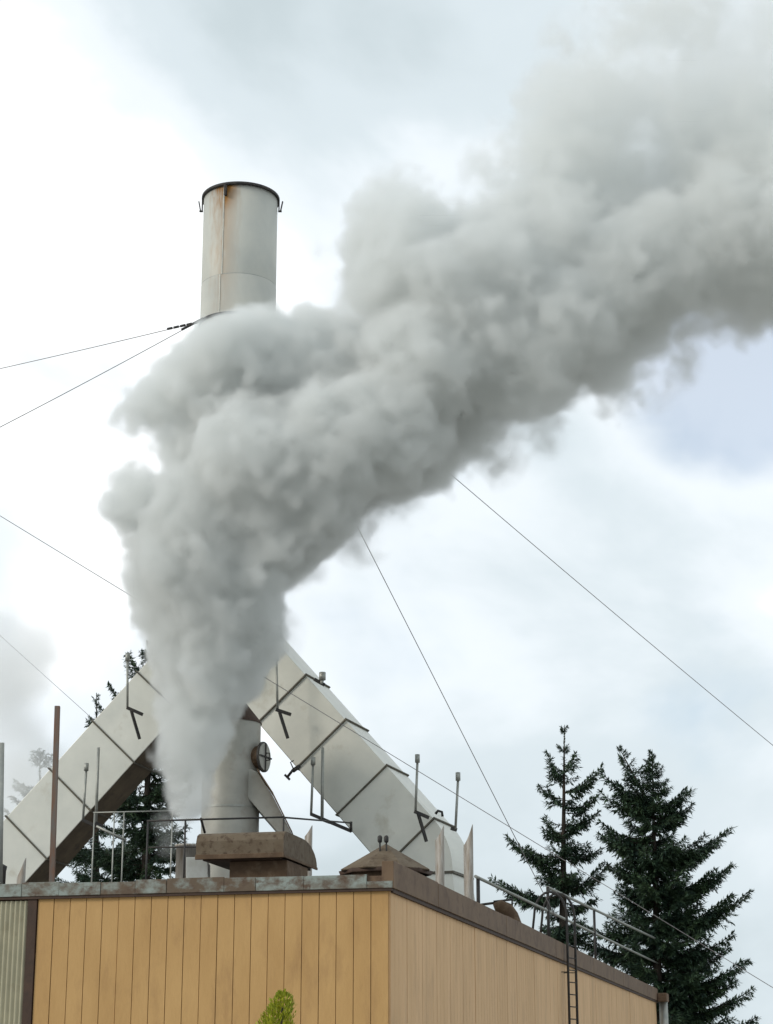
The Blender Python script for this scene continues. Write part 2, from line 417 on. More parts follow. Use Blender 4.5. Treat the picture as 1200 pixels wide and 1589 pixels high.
MB().bar(CT + sdir2 * (CR + 0.008) + Z * (jz - zc), CT + sdir2 * (CR + 0.008) + Z * (z_joint - zc), 0.03, 0.014, up=sdir2).build('seam', M_steel, chim)
for a in (180, 0, -108):             # lifting lugs under the rim
    d = Vector((math.cos(R(a)), math.sin(R(a)), 0)); e = d.cross(Z)
    lg = MB(); c0 = CT + d * (CR + 0.02) + Z * -0.07
    lg.bar(c0 + d * 0.02, c0 + d * 0.02 - Z * 0.28, 0.05, 0.03, up=d)
    lg.bar(c0 + d * 0.11, c0 + d * 0.06 - Z * 0.27, 0.05, 0.03, up=d)
    lg.bar(c0 - Z * 0.27, c0 + d * 0.09 - Z * 0.27, 0.05, 0.03)
    lg.build('lug', M_dark, chim)
z_ring = chim_z(503) - 0.08
ring = MB().lathe(CT + Z * (z_ring - zc), [(CR - 0.01, -0.035), (CR + 0.035, -0.035), (CR + 0.035, 0.035), (CR - 0.01, 0.035)], 48, True).build('guy_ring', M_dark, chim)

def sweep(mb, path, dirs, e, wa, wb):
    """square tube section: wa across the face normal to e, wb along e"""
    vs = []
    for p, d in zip(path, dirs):
        n = e.cross(d).normalized()
        if n.z < 0 and abs(d.z) < 0.99: n = -n
        for s1, s2 in ((-1, -1), (1, -1), (1, 1), (-1, 1)):
            vs.append(Vector(p) + e * (s2 * wb / 2) + n * (s1 * wa / 2))
    k = len(path)
    fs = [(i * 4 + j, i * 4 + (j + 1) % 4, (i + 1) * 4 + (j + 1) % 4, (i + 1) * 4 + j) for i in range(k - 1) for j in range(4)]
    fs += [(0, 1, 2, 3), tuple((k - 1) * 4 + j for j in (3, 2, 1, 0))]
    mb.add(vs, fs); return mb
def fixn(o):
    bm = bmesh.new(); bm.from_mesh(o.data); bmesh.ops.recalc_face_normals(bm, faces=bm.faces); bm.to_mesh(o.data); bm.free(); return o

def duct(name, label, fa, fb, t0, stops, wa, wb, elbow=None):
    """fa, fb: two points of the front face's middle line (top first); stops: flange places as fractions of fa->fb"""
    root = thing(name, label, 'duct', 'sloping exhaust ducts')
    d = (fb - fa).normalized()
    e = d.cross(Z).normalized()
    if e.y < 0: e = -e              # e points away from the camera
    n = e.cross(d); n = n if n.z > 0 else -n
    ln = (fb - fa).length
    ax = lambda t: fa + d * (ln * t) + e * (wb / 2)
    cuts = [t0] + stops
    for i in range(len(cuts) - 1):
        a, b_ = ax(cuts[i]) + d * 0.012, ax(cuts[i + 1]) - d * 0.012
        o = fixn(sweep(MB(), [a, b_], [d, d], e, wa + 0.004 * (i % 2), wb + 0.004 * (i % 2)).build('duct_section', M_duct, root, bevel=0.01))
        # belly plate
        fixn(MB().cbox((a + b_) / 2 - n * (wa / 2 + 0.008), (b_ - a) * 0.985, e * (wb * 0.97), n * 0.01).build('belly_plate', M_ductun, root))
    for t in stops:
        c0 = ax(t); f = MB(); w1, w2, th, pr = wa + 0.10, wb + 0.10, 0.035, 0.05
        for s in (-1, 1):
            f.cbox(c0 + n * s * (wa / 2 + 0.02), d * th, n * 0.05, e * w2)
            f.cbox(c0 + e * s * (wb / 2 + 0.02), d * (th - 0.004), e * 0.05, n * (w1 - 0.10))
        f.build('flange', M_flange, root)
    return root, d, e, n, ax

# right duct: falls to the right and a little towards the camera
ra = P(438, 1084.5, 43.9); rb = P(562, 1226, 43.9 - 0.62)
RWA = 101.0 / ppm(ra) * 1.03; RWB = 1.5
t_end = 1.56
rd, r_d, r_e, r_n, r_ax = duct('square_duct', 'right-hand sloping square duct, pale grey steel, bending down into roof', ra, rb, -1.05, [0.0, 0.5, 1.0, t_end], RWA, RWB)
# elbow down to the roof
c0 = r_ax(t_end) + r_d * 0.02
path, dirs = [], []
a0 = math.atan2(-r_d.z, math.hypot(r_d.x, r_d.y)); hd = Vector((r_d.x, r_d.y, 0)).normalized()
pos = c0.copy(); steps = 9; rad = 0.95
for i in range(steps + 1):
    a = a0 + (math.pi / 2 - a0) * i / steps
    dd = hd * math.cos(a) - Z * math.sin(a)
    if i: pos = pos + dd * (rad * (math.pi / 2 - a0) / steps)
    path.append(pos.copy()); dirs.append(dd)
el_end = pos.copy()
k_ = len(path)
vs = []; mbE = MB()
for p, dd in zip(path, dirs):
    nv = (hd * math.sin(math.acos(max(-1, min(1, dd.dot(hd))))) + Z * max(0.0, dd.dot(hd)))
    for s1, s2 in ((-1, -1), (1, -1), (1, 1), (-1, 1)):
        vs.append(p + r_e * (s2 * RWB / 2) + nv * (s1 * RWA / 2))
mbE.add(vs, [(i * 4 + j, i * 4 + (j + 1) % 4, (i + 1) * 4 + (j + 1) % 4, (i + 1) * 4 + j) for i in range(k_ - 1) for j in range(4)] + [(0, 1, 2, 3)])
fixn(mbE.build('elbow', M_duct, rd))
fl = MB()
for s in (-1, 1):
    fl.cbox(el_end + hd * s * (RWA / 2 + 0.015), Z * 0.05, hd * 0.05, r_e * (RWB + 0.1))
    fl.cbox(el_end + r_e * s * (RWB / 2 + 0.015), Z * 0.046, r_e * 0.05, hd * RWA)
fl.build('flange', M_flange, rd)
fixn(MB().add([el_end + hd * sx * RWA / 2 * f + r_e * sy * RWB / 2 * f + Z * zz for f, zz in ((0.995, -0.03), (1.22, ROOF_Z - el_end.z - 0.01)) for sx, sy in ((-1, -1), (1, -1), (1, 1), (-1, 1))],
              [(0, 1, 5, 4), (1, 2, 6, 5), (2, 3, 7, 6), (3, 0, 4, 7), (4, 5, 6, 7)]).build('base_boot', M_duct, rd))

# left duct: falls to the left and a little away
la = P(176, 1151, 44.95); lb = P(41.5, 1300.0, 44.95 + 0.47)
LWA = 94.0 / ppm(la) * 1.02
ld, l_d, l_e, l_n, l_ax = duct('square_duct', 'left-hand sloping square duct with dark brown belly, running behind rusty pole', la, lb, -1.15, [-0.52, 0.0, 0.5, 1.0, 1.55], LWA, 1.25)
# left foot down to the roof
lf = l_ax(1.55)
MB().box(lf + Vector((-0.9, -0.4, 0)) - Z * (lf.z - ROOF_Z), Vector((1.5, 0, 0)), Vector((0, 1.2, 0)), Z * (lf.z - ROOF_Z + 0.3)).build('base_box', M_duct, ld)
# junction under the chimney
jc = Vector((CT.x, CT.y, jz))
MB().lathe((0, 0, 0), [(0.2, -1.9), (CR * 0.9, -1.1), (CR + 0.03, -0.2), (CR + 0.03, 0.05), (CR - 0.05, 0.05)], 40).build('junction_cone', M_duct, chim).location = jc

# walkway brackets along the ducts: upright rod with a cap, an arm and a brace
def bracket(root, rod_top, rod_bot, arm_a, arm_b, brace_a=None, brace_b=None, Y=43.0, r=0.028, cap=True):
    p0, p1 = P(*rod_top, Y), P(*rod_bot, Y)
    rod = MB().tube([p1, p0], r, 8).build('bracket_rod', M_steel, root)
    if cap: MB().tube([p0 - Z * 0.02, p0 + Z * 0.16], r * 1.9, 8).build('cap', M_steel, rod)
    # arms are bolted back on to the face of the duct
    MB().bar(P(*arm_a, Y - 0.01), P(*arm_b, Y + 0.02), 0.06, 0.07).build('arm', M_dark, root)
    if brace_a: MB().bar(P(*brace_a, Y - 0.012), P(*brace_b, Y + 0.10), 0.05, 0.06).build('brace', M_dark, root)
bracket(rd, (429, 1024), (431, 1101), (428, 1101), (452, 1109), (434, 1105), (447, 1146), Y=43.35)
bracket(rd, (486, 1186), (483, 1264), (482, 1263), (546, 1290), Y=42.95)
bracket(rd, (501, 1160), (500, 1272), (499, 1271), (512, 1276), Y=42.9, r=0.036, cap=False)
bracket(rd, (648, 1182), (645, 1260), (643, 1259), (666, 1269), (649, 1262), (662, 1306), Y=42.3)
bracket(rd, (711, 1210), (707, 1287), (700, 1285), (709, 1288), Y=42.0)
bracket(rd, (500.5, 1054), (499, 1062), (488, 1054), (504, 1063), Y=43.2, r=0.04)
bracket(ld, (198, 1024), (198, 1098), (197, 1098), (222, 1109), (204, 1103), (217, 1147), Y=44.3)
bracket(ld, (134, 1195), (129, 1272), (128, 1272), (196, 1304), Y=44.4)
bracket(ld, (153, 1160), (149, 1278), (148, 1277), (160, 1283), Y=44.35, r=0.034, cap=False)
# small valve hanging under the right duct
v0 = P(461, 1190, 43.2)
vm = MB().tube([v0 + Vector((0.05, 0.1, 0.03)), P(455, 1196, 43.2)], 0.05, 8)
vm.tube([P(457, 1192, 43.2), P(446, 1206, 43.2)], 0.03, 8)
vm.bar(P(442, 1202, 43.2), P(450, 1210, 43.2), 0.05, 0.05)
vm.tube([P(455, 1192, 43.2), P(451, 1183, 43.2), P(456, 1180, 43.2)], 0.015, 6)
vm.build('drain_valve', M_dark, rd)
# fairlead on the lower right duct
MB().tube([P(676, 1263, 42.5), P(680, 1258, 42.5), P(686, 1260, 42.5), P(687, 1267, 42.5)], 0.03, 6).build('lifting_eye', M_dark, rd)

# ------------------------------------------------------------------ wires
def wire(label, pts, r=0.010, sag=0.0, grp=None, clamps=0):
    root = thing('guy_wire', label, 'wire', grp)
    a, b_ = pts[0], pts[-1]; q = []
    n = 24
    for i in range(n + 1):
        t = i / n; q.append(a.lerp(b_, t) - Z * sag * 4 * t * (1 - t))
    MB().tube(q, r, 5).build('cable', M_wire, root)
    for i in range(clamps):
        t = 0.006 + 0.011 * i; c0 = a.lerp(b_, t); d = (b_ - a).normalized()
        MB().tube([c0 - d * 0.07, c0 + d * 0.07], 0.032, 6).build('clamp', M_dark, root)
    return root
def ring_pt(ang): return CT + Z * (z_ring - zc) + Vector((math.cos(R(ang)), math.sin(R(ang)), 0)) * (CR + 0.05)
grp = 'guy wires of the chimney'
def beyond(a_px, b_px, Ya, Yb, k):
    """point where the image line a->b, going on by factor k, lies at depth Yb"""
    return P(a_px[0] + (b_px[0] - a_px[0]) * k, a_px[1] + (b_px[1] - a_px[1]) * k, Yb)
wl1 = ring_pt(200); wire('upper of two guy wires running left from chimney ring', [wl1, beyond((308, 508), (0, 572), 44, 52, 2.6)], grp=grp, clamps=5, sag=0.1)
wl2 = ring_pt(215); wire('lower of two guy wires running left from chimney ring', [wl2, beyond((305, 515), (0, 665), 44, 40, 2.2)], grp=grp, clamps=5, sag=0.1)
wr1 = ring_pt(-20); wire('guy wire crossing right-hand sky and leaving at right edge', [wr1, beyond((690, 725), (1200, 1152), 44, 62, 1.45)], grp=grp, sag=0.15)
wr2 = ring_pt(-70); wire('steepest guy wire, dropping from steam towards the smaller fir', [wr2, beyond((550, 860), (830, 1365), 44, 49, 1.12)], grp=grp)
wire('long cable slanting in front of right duct and both sides of the steam', [P(-120, 727, 40.6), P(1300, 1594, 41.2)], r=0.008)
wire('thin cable ending behind left duct', [P(-60, 932, 47.5), P(160, 1130, 46.8)], r=0.006)

# ------------------------------------------------------------------ scrubber vessel behind the steam
VY = 42.4
vc = P(357, 1290, VY); VR = 45.0 / ppm(vc)
ves = thing('scrubber_vessel', 'grey cylindrical vessel with round hatch half hidden by rising steam', 'vessel')
vz = lambda py: P(357, py, VY).z
V0 = Vector((vc.x, VY, 0))
MB().lathe(V0, [(VR, ROOF_Z - 0.01), (VR, vz(1122))], 48).build('shell', M_vessel, ves)
MB().lathe(V0, [(VR + 0.012, vz(1257)), (VR + 0.012, vz(1254))], 48).build('weld_band', M_steel, ves)
MB().lathe(V0 + Z * vz(1122), [(VR + 0.02, -0.03), (VR + 0.02, 0.0), (VR * 0.42, 0.48), (VR * 0.42, 0.62), (VR * 0.36, 0.62)], 48).build('cone_cap', M_trim, ves)
MB().tube([V0 + Z * (vz(1122) + 0.1) + Vector((VR * 0.4, -0.3, 0.3)), V0 + Vector((VR * 0.4, -0.3, 0)) + Z * vz(1078)], 0.012, 6).build('vent_rod', M_dark, ves)
# hatch nozzle to the right
hn = Vector((0.93, -0.36, 0)).normalized()
hc = Vector((vc.x, VY, vz(1178))) + hn * (VR + 0.12)
hz = Vector((0, 0, 1)); he = hn.cross(hz)
def disc(mb, c0, r, t0_, t1_, n=28):
    ring0 = [c0 + (he * math.cos(2 * math.pi * j / n) + hz * math.sin(2 * math.pi * j / n)) * r for j in range(n)]
    return mb.prism([p + hn * t0_ for p in ring0], hn * (t1_ - t0_))
ht = MB(); disc(ht, hc, 0.25, -0.3, 0.0); hatch = ht.build('hatch_nozzle', M_rust, ves)
ht = MB(); disc(ht, hc, 0.335, 0.0, 0.04); ht.build('hatch_rim', M_dark, hatch)
ht = MB(); disc(ht, hc, 0.30, 0.041, 0.06); ht.build('hatch_door', M_vessel, hatch)
hb = MB(); hb.bar(hc + hn * 0.075 - he * 0.3, hc + hn * 0.075 + he * 0.3, 0.03); hb.bar(hc + hn * 0.075 - hz * 0.3, hc + hn * 0.075 + hz * 0.3, 0.03)
hb.tube([hc + hn * 0.07 + hz * 0.08, hc + hn * 0.16 + hz * 0.08, hc + hn * 0.16 - hz * 0.08, hc + hn * 0.07 - hz * 0.08], 0.014, 6)
hb.build('hatch_bar', M_dark, hatch)
# chute leaving low on the right of the vessel
cy_ = VY - VR * 0.75
chute_px = [(371, 1183), (401, 1199), (424, 1236), (453, 1294), (453, 1330), (436, 1330), (434, 1294), (392, 1246), (372, 1222)]
MB().prism([P(x, y, cy_) for x, y in chute_px], Vector((0, 0.75, 0))).build('chute', M_vessel, ves, bevel=0.012)
MB().bar(P(401, 1197, cy_ + 0.02), P(425, 1234, cy_ + 0.02), 0.72, 0.02).build('chute_lid', M_fascia, ves)
MB().bar(P(425, 1234.5, cy_ + 0.02), P(454, 1293, cy_ + 0.02), 0.72, 0.02).build('chute_lid', M_fascia, ves)
MB().box(P(436, 1326, cy_) - Z * 0.0, Vector((0.25, 0, 0)), Vector((0, 0.7, 0)), Z * (ROOF_Z - P(436, 1326, cy_).z)).build('chute_foot', M_vessel, ves)

# steam vent stub that the plume leaves
sv = P(291, 1330, 40.6)
svt = thing('steam_vent', 'short round vent stub at foot of the rising steam', 'vent')
MB().lathe((sv.x, 40.6, 0), [(0.24, ROOF_Z - 0.01), (0.24, sv.z + 0.2), (0.27, sv.z + 0.2), (0.27, sv.z + 0.25), (0.21, sv.z + 0.25), (0.21, sv.z - 0.2)], 28).build('vent_pipe', M_exh, svt)
MB().lathe((sv.x, 40.6, 0), [(0.42, ROOF_Z - 0.005), (0.40, ROOF_Z + 0.03), (0.245, ROOF_Z + 0.12), (0.245, ROOF_Z + 0.13)], 28).build('flashing_cone', M_roof, svt)

# ------------------------------------------------------------------ rusty exhaust hood on the roof
HY = 35.6
hood = thing('exhaust_hood', 'wide rusty brown roof hood with rounded back, at centre of roof edge', 'vent hood')
hp = P(440, 1326, HY); hk = ppm(hp)
hw = 143 / hk; hl = 2.3
def HP(w, u, z): return Vector((hp.x, hp.y, 0)) + W * w + U * u + Z * z
zb, zt = hp.z, P(440, 1290, HY).z + 0.02
prof = [(0, zb), (0, zt - 0.16), (0.05, zt - 0.05), (0.16, zt), (hl * 0.55, zt + 0.0)]
for i in range(1, 9):
    a = math.pi / 2 * i / 8; prof.append((hl * 0.55 + hl * 0.45 * math.sin(a), zt - (zt - zb) * (1 - math.cos(a))))
hs = MB(); n = len(prof)
outer = [HP(0, u, z) for u, z in prof]; outer2 = [HP(hw, u, z) for u, z in prof]
hs.add(outer + outer2, [(i, i + 1, n + i + 1, n + i) for i in range(n - 1)] + [tuple(range(n)), tuple(range(2 * n - 1, n - 1, -1))])
ho = fixn(hs.build('canopy', M_rusttop, hood))
so = ho.modifiers.new('solid', 'SOLIDIFY'); so.thickness = 0.02
MB().box(HP(-0.012, -0.018, zb - 0.05), W * (hw + 0.024), U * 0.05, Z * 0.09).build('lip', M_rust, hood, bevel=0.01)
MB().box(HP(-0.016, 0.035, zb - 0.04), W * 0.03, U * (hl - 0.04), Z * 0.045).build('lip', M_rust, hood)
MB().box(HP(0.1, 0.1, zb - 0.06), W * (hw - 0.2), U * (hl - 0.2), Z * 0.05).build('inner_panel', M_trim, hood)
MB().box(HP(0.02, 0.32, ROOF_Z - 0.01), W * (hw * 0.66), U * 1.4, Z * (zb - ROOF_Z - 0.052)).build('pedestal', M_rust, hood, bevel=0.01)
# small pale enclosure left of the hood
eb = P(322, 1358, 36.6); 
en = thing('equipment_box', 'small white box on roof at left end of rusty hood', 'box')
MB().prism([P(289, 1368, 36.6), P(323, 1368, 36.6), P(323, 1338, 36.6), P(310, 1330, 36.6), P(289, 1330, 36.6)], Vector((0, 0.5, 0))).build('case', M_white, en, bevel=0.01)
MB().box(P(289, 1366, 36.6) + Vector((0.02, 0.02, 0)), Vector((0.38, 0, 0)), Vector((0, 0.45, 0)), Z * (ROOF_Z - P(289, 1366, 36.6).z)).build('plinth', M_roof, en)

# low pyramid ventilator
pv = thing('roof_ventilator', 'low brown pyramid-capped ventilator beside the roof corner', 'vent')
pc = at_z(597, 1345, P(597, 1345, 34.6).z); PY = 34.9
pr = 74 / ppm(P(597, 1352, PY))
pcx = P(599, 1352, PY)
apex = P(597, 1309, PY).z
base = [Vector((pcx.x, PY, pcx.z)) + Vector((math.cos(a), math.sin(a), 0)) * pr for a in [R(20 + 45 * k) for k in range(8)]]
mm = MB()
mm.add(base + [Vector((pcx.x, PY, apex))], [(k, (k + 1) % 8, 8) for k in range(8)])
fixn(mm.build('cap', M_rusttop, pv)).modifiers.new('solid', 'SOLIDIFY').thickness = 0.02
MB().lathe((pcx.x, PY, 0), [(pr * 0.96, pcx.z - 0.07), (pr * 0.99, pcx.z - 0.002), (pr * 0.9, pcx.z - 0.002)], 8).build('cap_rim', M_trim, pv).rotation_euler = (0, 0, 0)
MB().lathe((pcx.x, PY, 0), [(pr * 0.72, ROOF_Z - 0.01), (pr * 0.72, pcx.z + 0.02)], 24).build('collar', M_rust, pv)
for px_ in (590, 600):
    q = P(px_, 1312, PY - 0.25); tq = P(px_ - 0.3, 1303.5, PY - 0.25)
    MB().tube([q - Z * 0.22, tq - Z * 0.03], 0.018, 6).build('stem', M_dark, pv)
    MB().lathe((tq.x, tq.y, tq.z), [(0.008, -0.05), (0.035, -0.04), (0.042, -0.01), (0.042, 0.05), (0.03, 0.075), (0.005, 0.085)], 12).build('bulb', M_dark, pv)

# angle-cut exhaust pipes
def cut_pipe(px, py_tip, py_low, wpx_, Y, label, flip=1):
    t = thing('angle_cut_pipe', label, 'pipe', 'angle-cut exhaust pipes on the roof')
    c0 = P(px, py_low, Y); r = wpx_ / 2 / ppm(c0); tip = P(px, py_tip, Y).z; low = c0.z
    n = 20; mbp = MB(); vs = []
    for rr in (r, r - 0.012):
        for zf in (0, 1):
            for j in range(n):
                a = 2 * math.pi * j / n; x = math.cos(a) * flip
                zz = ROOF_Z - 0.01 if zf == 0 else low + (tip - low) * ((x + 1) / 2) ** 1.3
                vs.append(Vector((c0.x + rr * math.cos(a), Y + rr * math.sin(a), zz)))
    fs = []
    for j in range(n):
        k = (j + 1) % n
        fs += [(j, k, n + k, n + j), (2 * n + j, 3 * n + j, 3 * n + k, 2 * n + k), (n + j, n + k, 3 * n + k, 3 * n + j)]
    mbp.add(vs, fs, True); mbp.build('pipe', M_exh, t)
    MB().lathe((c0.x, Y, 0), [(r * 2.2, ROOF_Z - 0.004), (r * 1.9, ROOF_Z + 0.03), (r + 0.004, ROOF_Z + 0.14)], 20).build('roof_boot', M_roof, t)
cut_pipe(682.5, 1281, 1304, 14, 37.0, 'left of two pale angle-cut pipes standing before the duct elbow')
cut_pipe(727, 1279, 1312, 15, 39.8, 'right of two pale angle-cut pipes standing before the duct elbow')
cut_pipe(479, 1281, 1298, 12, 39.0, 'short angle-cut pipe poking up behind the rusty hood')
cut_pipe(33, 1331, 1362, 13, 36.5, 'short angle-cut pipe at foot of left duct by rusty pole')

# poles
rp = thing('rusty_pole', 'tall rusty steel pole standing on roof before left duct', 'pole')
a_, b_ = P(89, 1095, 35.4), P(81, 1362, 35.4)
MB().box(Vector((b_.x - 0.05, 35.4, ROOF_Z)), Vector((0.095, 0, 0)), Vector((0, 0.095, 0)), Vector((a_.x - b_.x, 0, a_.z - ROOF_Z))).build('shaft', M_rustpole, rp, bevel=0.006)
MB().cbox(Vector((b_.x, 35.45, ROOF_Z + 0.012)), (0.26, 0, 0), (0, 0.26, 0), (0, 0, 0.024)).build('base_plate', M_rust, rp)
rp = thing('grey_pole', 'grey pole cut by left edge of the view', 'pole')
a_, b_ = P(2.5, 1153, 35.8), P(1, 1362, 35.8)
MB().tube([Vector((b_.x, 35.8, ROOF_Z)), Vector((a_.x, 35.8, a_.z))], 0.055, 10).build('shaft', M_steel, rp)
MB().cbox(Vector((b_.x, 35.8, ROOF_Z + 0.012)), (0.22, 0, 0), (0, 0.22, 0), (0, 0, 0.024)).build('base_plate', M_rust, rp)
bv = thing('valve_stub', 'small dark bent valve stub by left edge of roof', 'valve')
MB().tube([Vector((P(6, 1350, 36).x, 36, ROOF_Z)), P(6, 1352, 36), P(8, 1346, 36), P(3, 1344, 36)], 0.045, 8).build('stub', M_dark, bv)
MB().cbox(Vector((P(6, 1350, 36).x, 36, ROOF_Z + 0.012)), (0.18, 0, 0), (0, 0.18, 0), (0, 0, 0.024)).build('base_plate', M_dark, bv)

# roof railing around the hood and vent
rl = thing('roof_railing', 'thin dark pipe railing behind and beside the rusty hood', 'railing')
def rail(root, a, b_, r=0.022, mat=None, name='rail'):
    return MB().tube([a, b_], r, 8).build(name, mat or M_dark, root)
RY = 38.0
rail(rl, P(228, 1274, RY), P(440, 1268, RY), 0.02)
rail(rl, P(440, 1268.4, RY), P(545, 1277, 42.9), 0.018)
rail(rl, P(545, 1275, 42.9), P(545, 1291, 42.95), 0.03, name='clamp_post')
rail(rl, P(228, 1315, RY), P(441, 1313, RY), 0.015)
for x, yt in ((230, 1273), (288, 1272), (440.5, 1266)):
    p = P(x, yt, RY); rail(rl, Vector((p.x, RY, ROOF_Z)), p, 0.019, name='post')
p0 = P(312, 1270, RY); rail(rl, p0, P(318, 1292, RY + 0.35), 0.025, name='brace')
rl2 = thing('roof_railing', 'pale pipe railing below left duct', 'railing')
RY2 = 41.5
rail(rl2, P(145, 1261, RY2), P(270, 1258, RY2), 0.015, M_steel)
rail(rl2, P(150, 1282, RY2), P(196, 1304, RY2), 0.026, M_steel, 'brace')
for x in (178, 193, 268):
    p = P(x, 1259, RY2); rail(rl2, Vector((p.x, RY2, ROOF_Z)), p, 0.015, M_steel, 'post')
p = P(147, 1261, RY2); rail(rl2, Vector((p.x, RY2, ROOF_Z)), p, 0.015, M_steel, 'post')

# rust-capped elbow vent near the side edge
ev = thing('elbow_vent', 'rust-brown elbow vent at side roof edge before the ladder', 'vent')
EY = 45.2
e0 = P(797, 1440, EY)
MB().tube([Vector((e0.x + 0.05, EY, ROOF_Z - 0.01)), P(798, 1437, EY), P(793, 1422, EY), P(786, 1412, EY), P(776, 1407, EY), P(768, 1410, EY)], [0.19, 0.19, 0.18, 0.18, 0.16, 0.13], 16).build('elbow', M_rust, ev)
rail(ev, P(738, 1405, EY), P(768, 1401, EY), 0.03); rail(ev, P(766, 1399, EY), P(795, 1396, EY), 0.025)
rail(ev, P(795, 1393, EY), P(795, 1406, EY), 0.02, name='stay')
rail(ev, P(738, 1402, EY), Vector((P(738, 1402, EY).x, EY, ROOF_Z)), 0.02, name='stay')

# ladder with goose-neck rails on the side wall
ld_ = thing('access_ladder', 'dark steel ladder on side wall with hooped rails over roof edge', 'ladder')
def wall_at(px):                 # distance along U of an image column on the side wall
    r = Vector((P(px, 1400, 30).x, 30, 0)); den = r.x * U.y - r.y * U.x
    s = (K0.x * U.y - K0.y * U.x) / den
    return (r * s - K0).dot(U)
lu = wall_at(867)
rails_b = [(-0.20, lu), (-0.34, lu + 0.42)]
for k_i, (w_, u_) in enumerate(rails_b):
    pts = [B(w_, u_, 0.02), B(w_, u_, FASC_TOP + 0.85)]
    top = FASC_TOP + 0.85; rr = 0.42
    for i in range(1, 11):
        a = math.pi * i / 10
        pts.append(B(w_ + rr * (1 - math.cos(a)), u_, top + 0.62 * rr / 0.42 * math.sin(a)))
    pts.append(B(w_ + 2 * rr + 0.12, u_, ROOF_Z - 0.01))
    MB().tube(pts, 0.032, 8).build('rail', M_dark, ld_)
z = 0.35
while z < FASC_TOP + 0.6:
    MB().tube([B(*rails_b[0], z), B(*rails_b[1], z)], 0.016, 6).build('rung', M_dark, ld_); z += 0.3
for z in (1.2, 3.2, 4.5):
    for w_, u_ in rails_b: MB().bar(B(w_, u_, z), B(-0.02, u_, z), 0.04, 0.02).build('standoff', M_dark, ld_)

# side railing: two sloping pipes with posts
sr = thing('side_handrail', 'two sloping pipe handrails on far side roof edge before the firs', 'railing')
def wp(px, py, dw=0.35):          # on a line parallel to the side wall, dw inside it
    r = Vector((P(px, 1400, 30).x, 30, 0)); Q = K0 + W * dw
    den = r.x * U.y - r.y * U.x; s = (Q.x * U.y - Q.y * U.x) / den
    return P(px, py, (r * s).y)
rail(sr, wp(738, 1360), wp(1036, 1502), 0.035, M_steel)
rail(sr, wp(850, 1377), wp(1050, 1472), 0.04, M_steel)
for px_, py_ in ((742, 1362), (850, 1376), (922, 1411), (1034, 1462)):
    q = wp(px_, py_); rail(sr, Vector((q.x, q.y, ROOF_Z - 0.01)), q, 0.04, M_dark, 'post')
q = wp(1048, 1470); rail(sr, Vector((q.x, q.y, ROOF_Z - 0.01)), q, 0.04, M_dark, 'post')

# ------------------------------------------------------------------ conifers
def rnd_unit(r):
    while True:
        v = Vector((r.uniform(-1, 1), r.uniform(-1, 1), r.uniform(-1, 1)))
        if 0.05 < v.length < 1: return v.normalized()
def spray(V, F, rng, p, d, ln, wd):
    """a flat needle spray: pointed leaf-shaped face along d"""
    s = d.cross(Z + rnd_unit(rng) * 0.6)
    if s.length < 1e-3: s = Vector((1, 0, 0))
    s = s.normalized() * wd; n = len(V)
    V += [p, p + d * ln * 0.45 + s, p + d * ln, p + d * ln * 0.5 - s]; F.append((n, n + 1, n + 2, n + 3))
def branch(V, F, tb, rng, p0, p1, dens=1.0, droop=0.10, up=0.12, hang=0.55):
    L_ = (p1 - p0).length; d = (p1 - p0).normalized(); ss = min(1.0, 0.42 + L_ / 1.6); side = d.cross(Z).normalized()
    n = max(5, int(L_ / 0.13)); pts = []
    for i in range(n + 1):
        t = i / n
        pts.append(p0.lerp(p1, t) - Z * (droop * L_ * math.sin(math.pi * t)) + Z * (up * L_ * t ** 4) * 0.5 + side * 0.03 * L_ * math.sin(3 * t + p0.z))
    tb.tube(pts[::2] + ([pts[-1]] if n % 2 else []), [0.028 * (1 - 0.8 * i / (n // 2 + 1)) * min(1.3, 0.5 + L_ / 3) for i in range(len(pts[::2]) + (1 if n % 2 else 0))], 4, False)
    for i in range(1, n + 1):
        t = i / n; p = pts[i]; dl = (pts[i] - pts[i - 1]).normalized()
        tw = L_ * 0.36 * (1.08 - t) * (0.35 + 0.65 * min(1, t * 3)) + min(0.14, L_ * 0.2)
        for sgn in (-1, 1):
            if rng.random() > dens * (0.35 + t): continue
            sd = (dl * 0.75 + side * sgn * rng.uniform(0.6, 1.1) - Z * rng.uniform(0.0, hang)).normalized()
            m = max(4, int(tw / 0.023)); ll = tw * rng.uniform(0.6, 1.15)
            for k in range(m):
                q = p + sd * (ll * (k + rng.random()) / m) - Z * 0.05 * ll * (k / m) ** 2
                dd = (sd + rnd_unit(rng) * 0.65 - Z * rng.uniform(-0.05, hang * 0.8)).normalized()
                spray(V, F, rng, q, dd, ss * rng.uniform(0.14, 0.30), ss * rng.uniform(0.018, 0.038))
        for k in range(8):
            spray(V, F, rng, p, (dl + rnd_unit(rng) * 0.75 + Z * 0.1).normalized(), ss * rng.uniform(0.12, 0.26), ss * rng.uniform(0.016, 0.032))
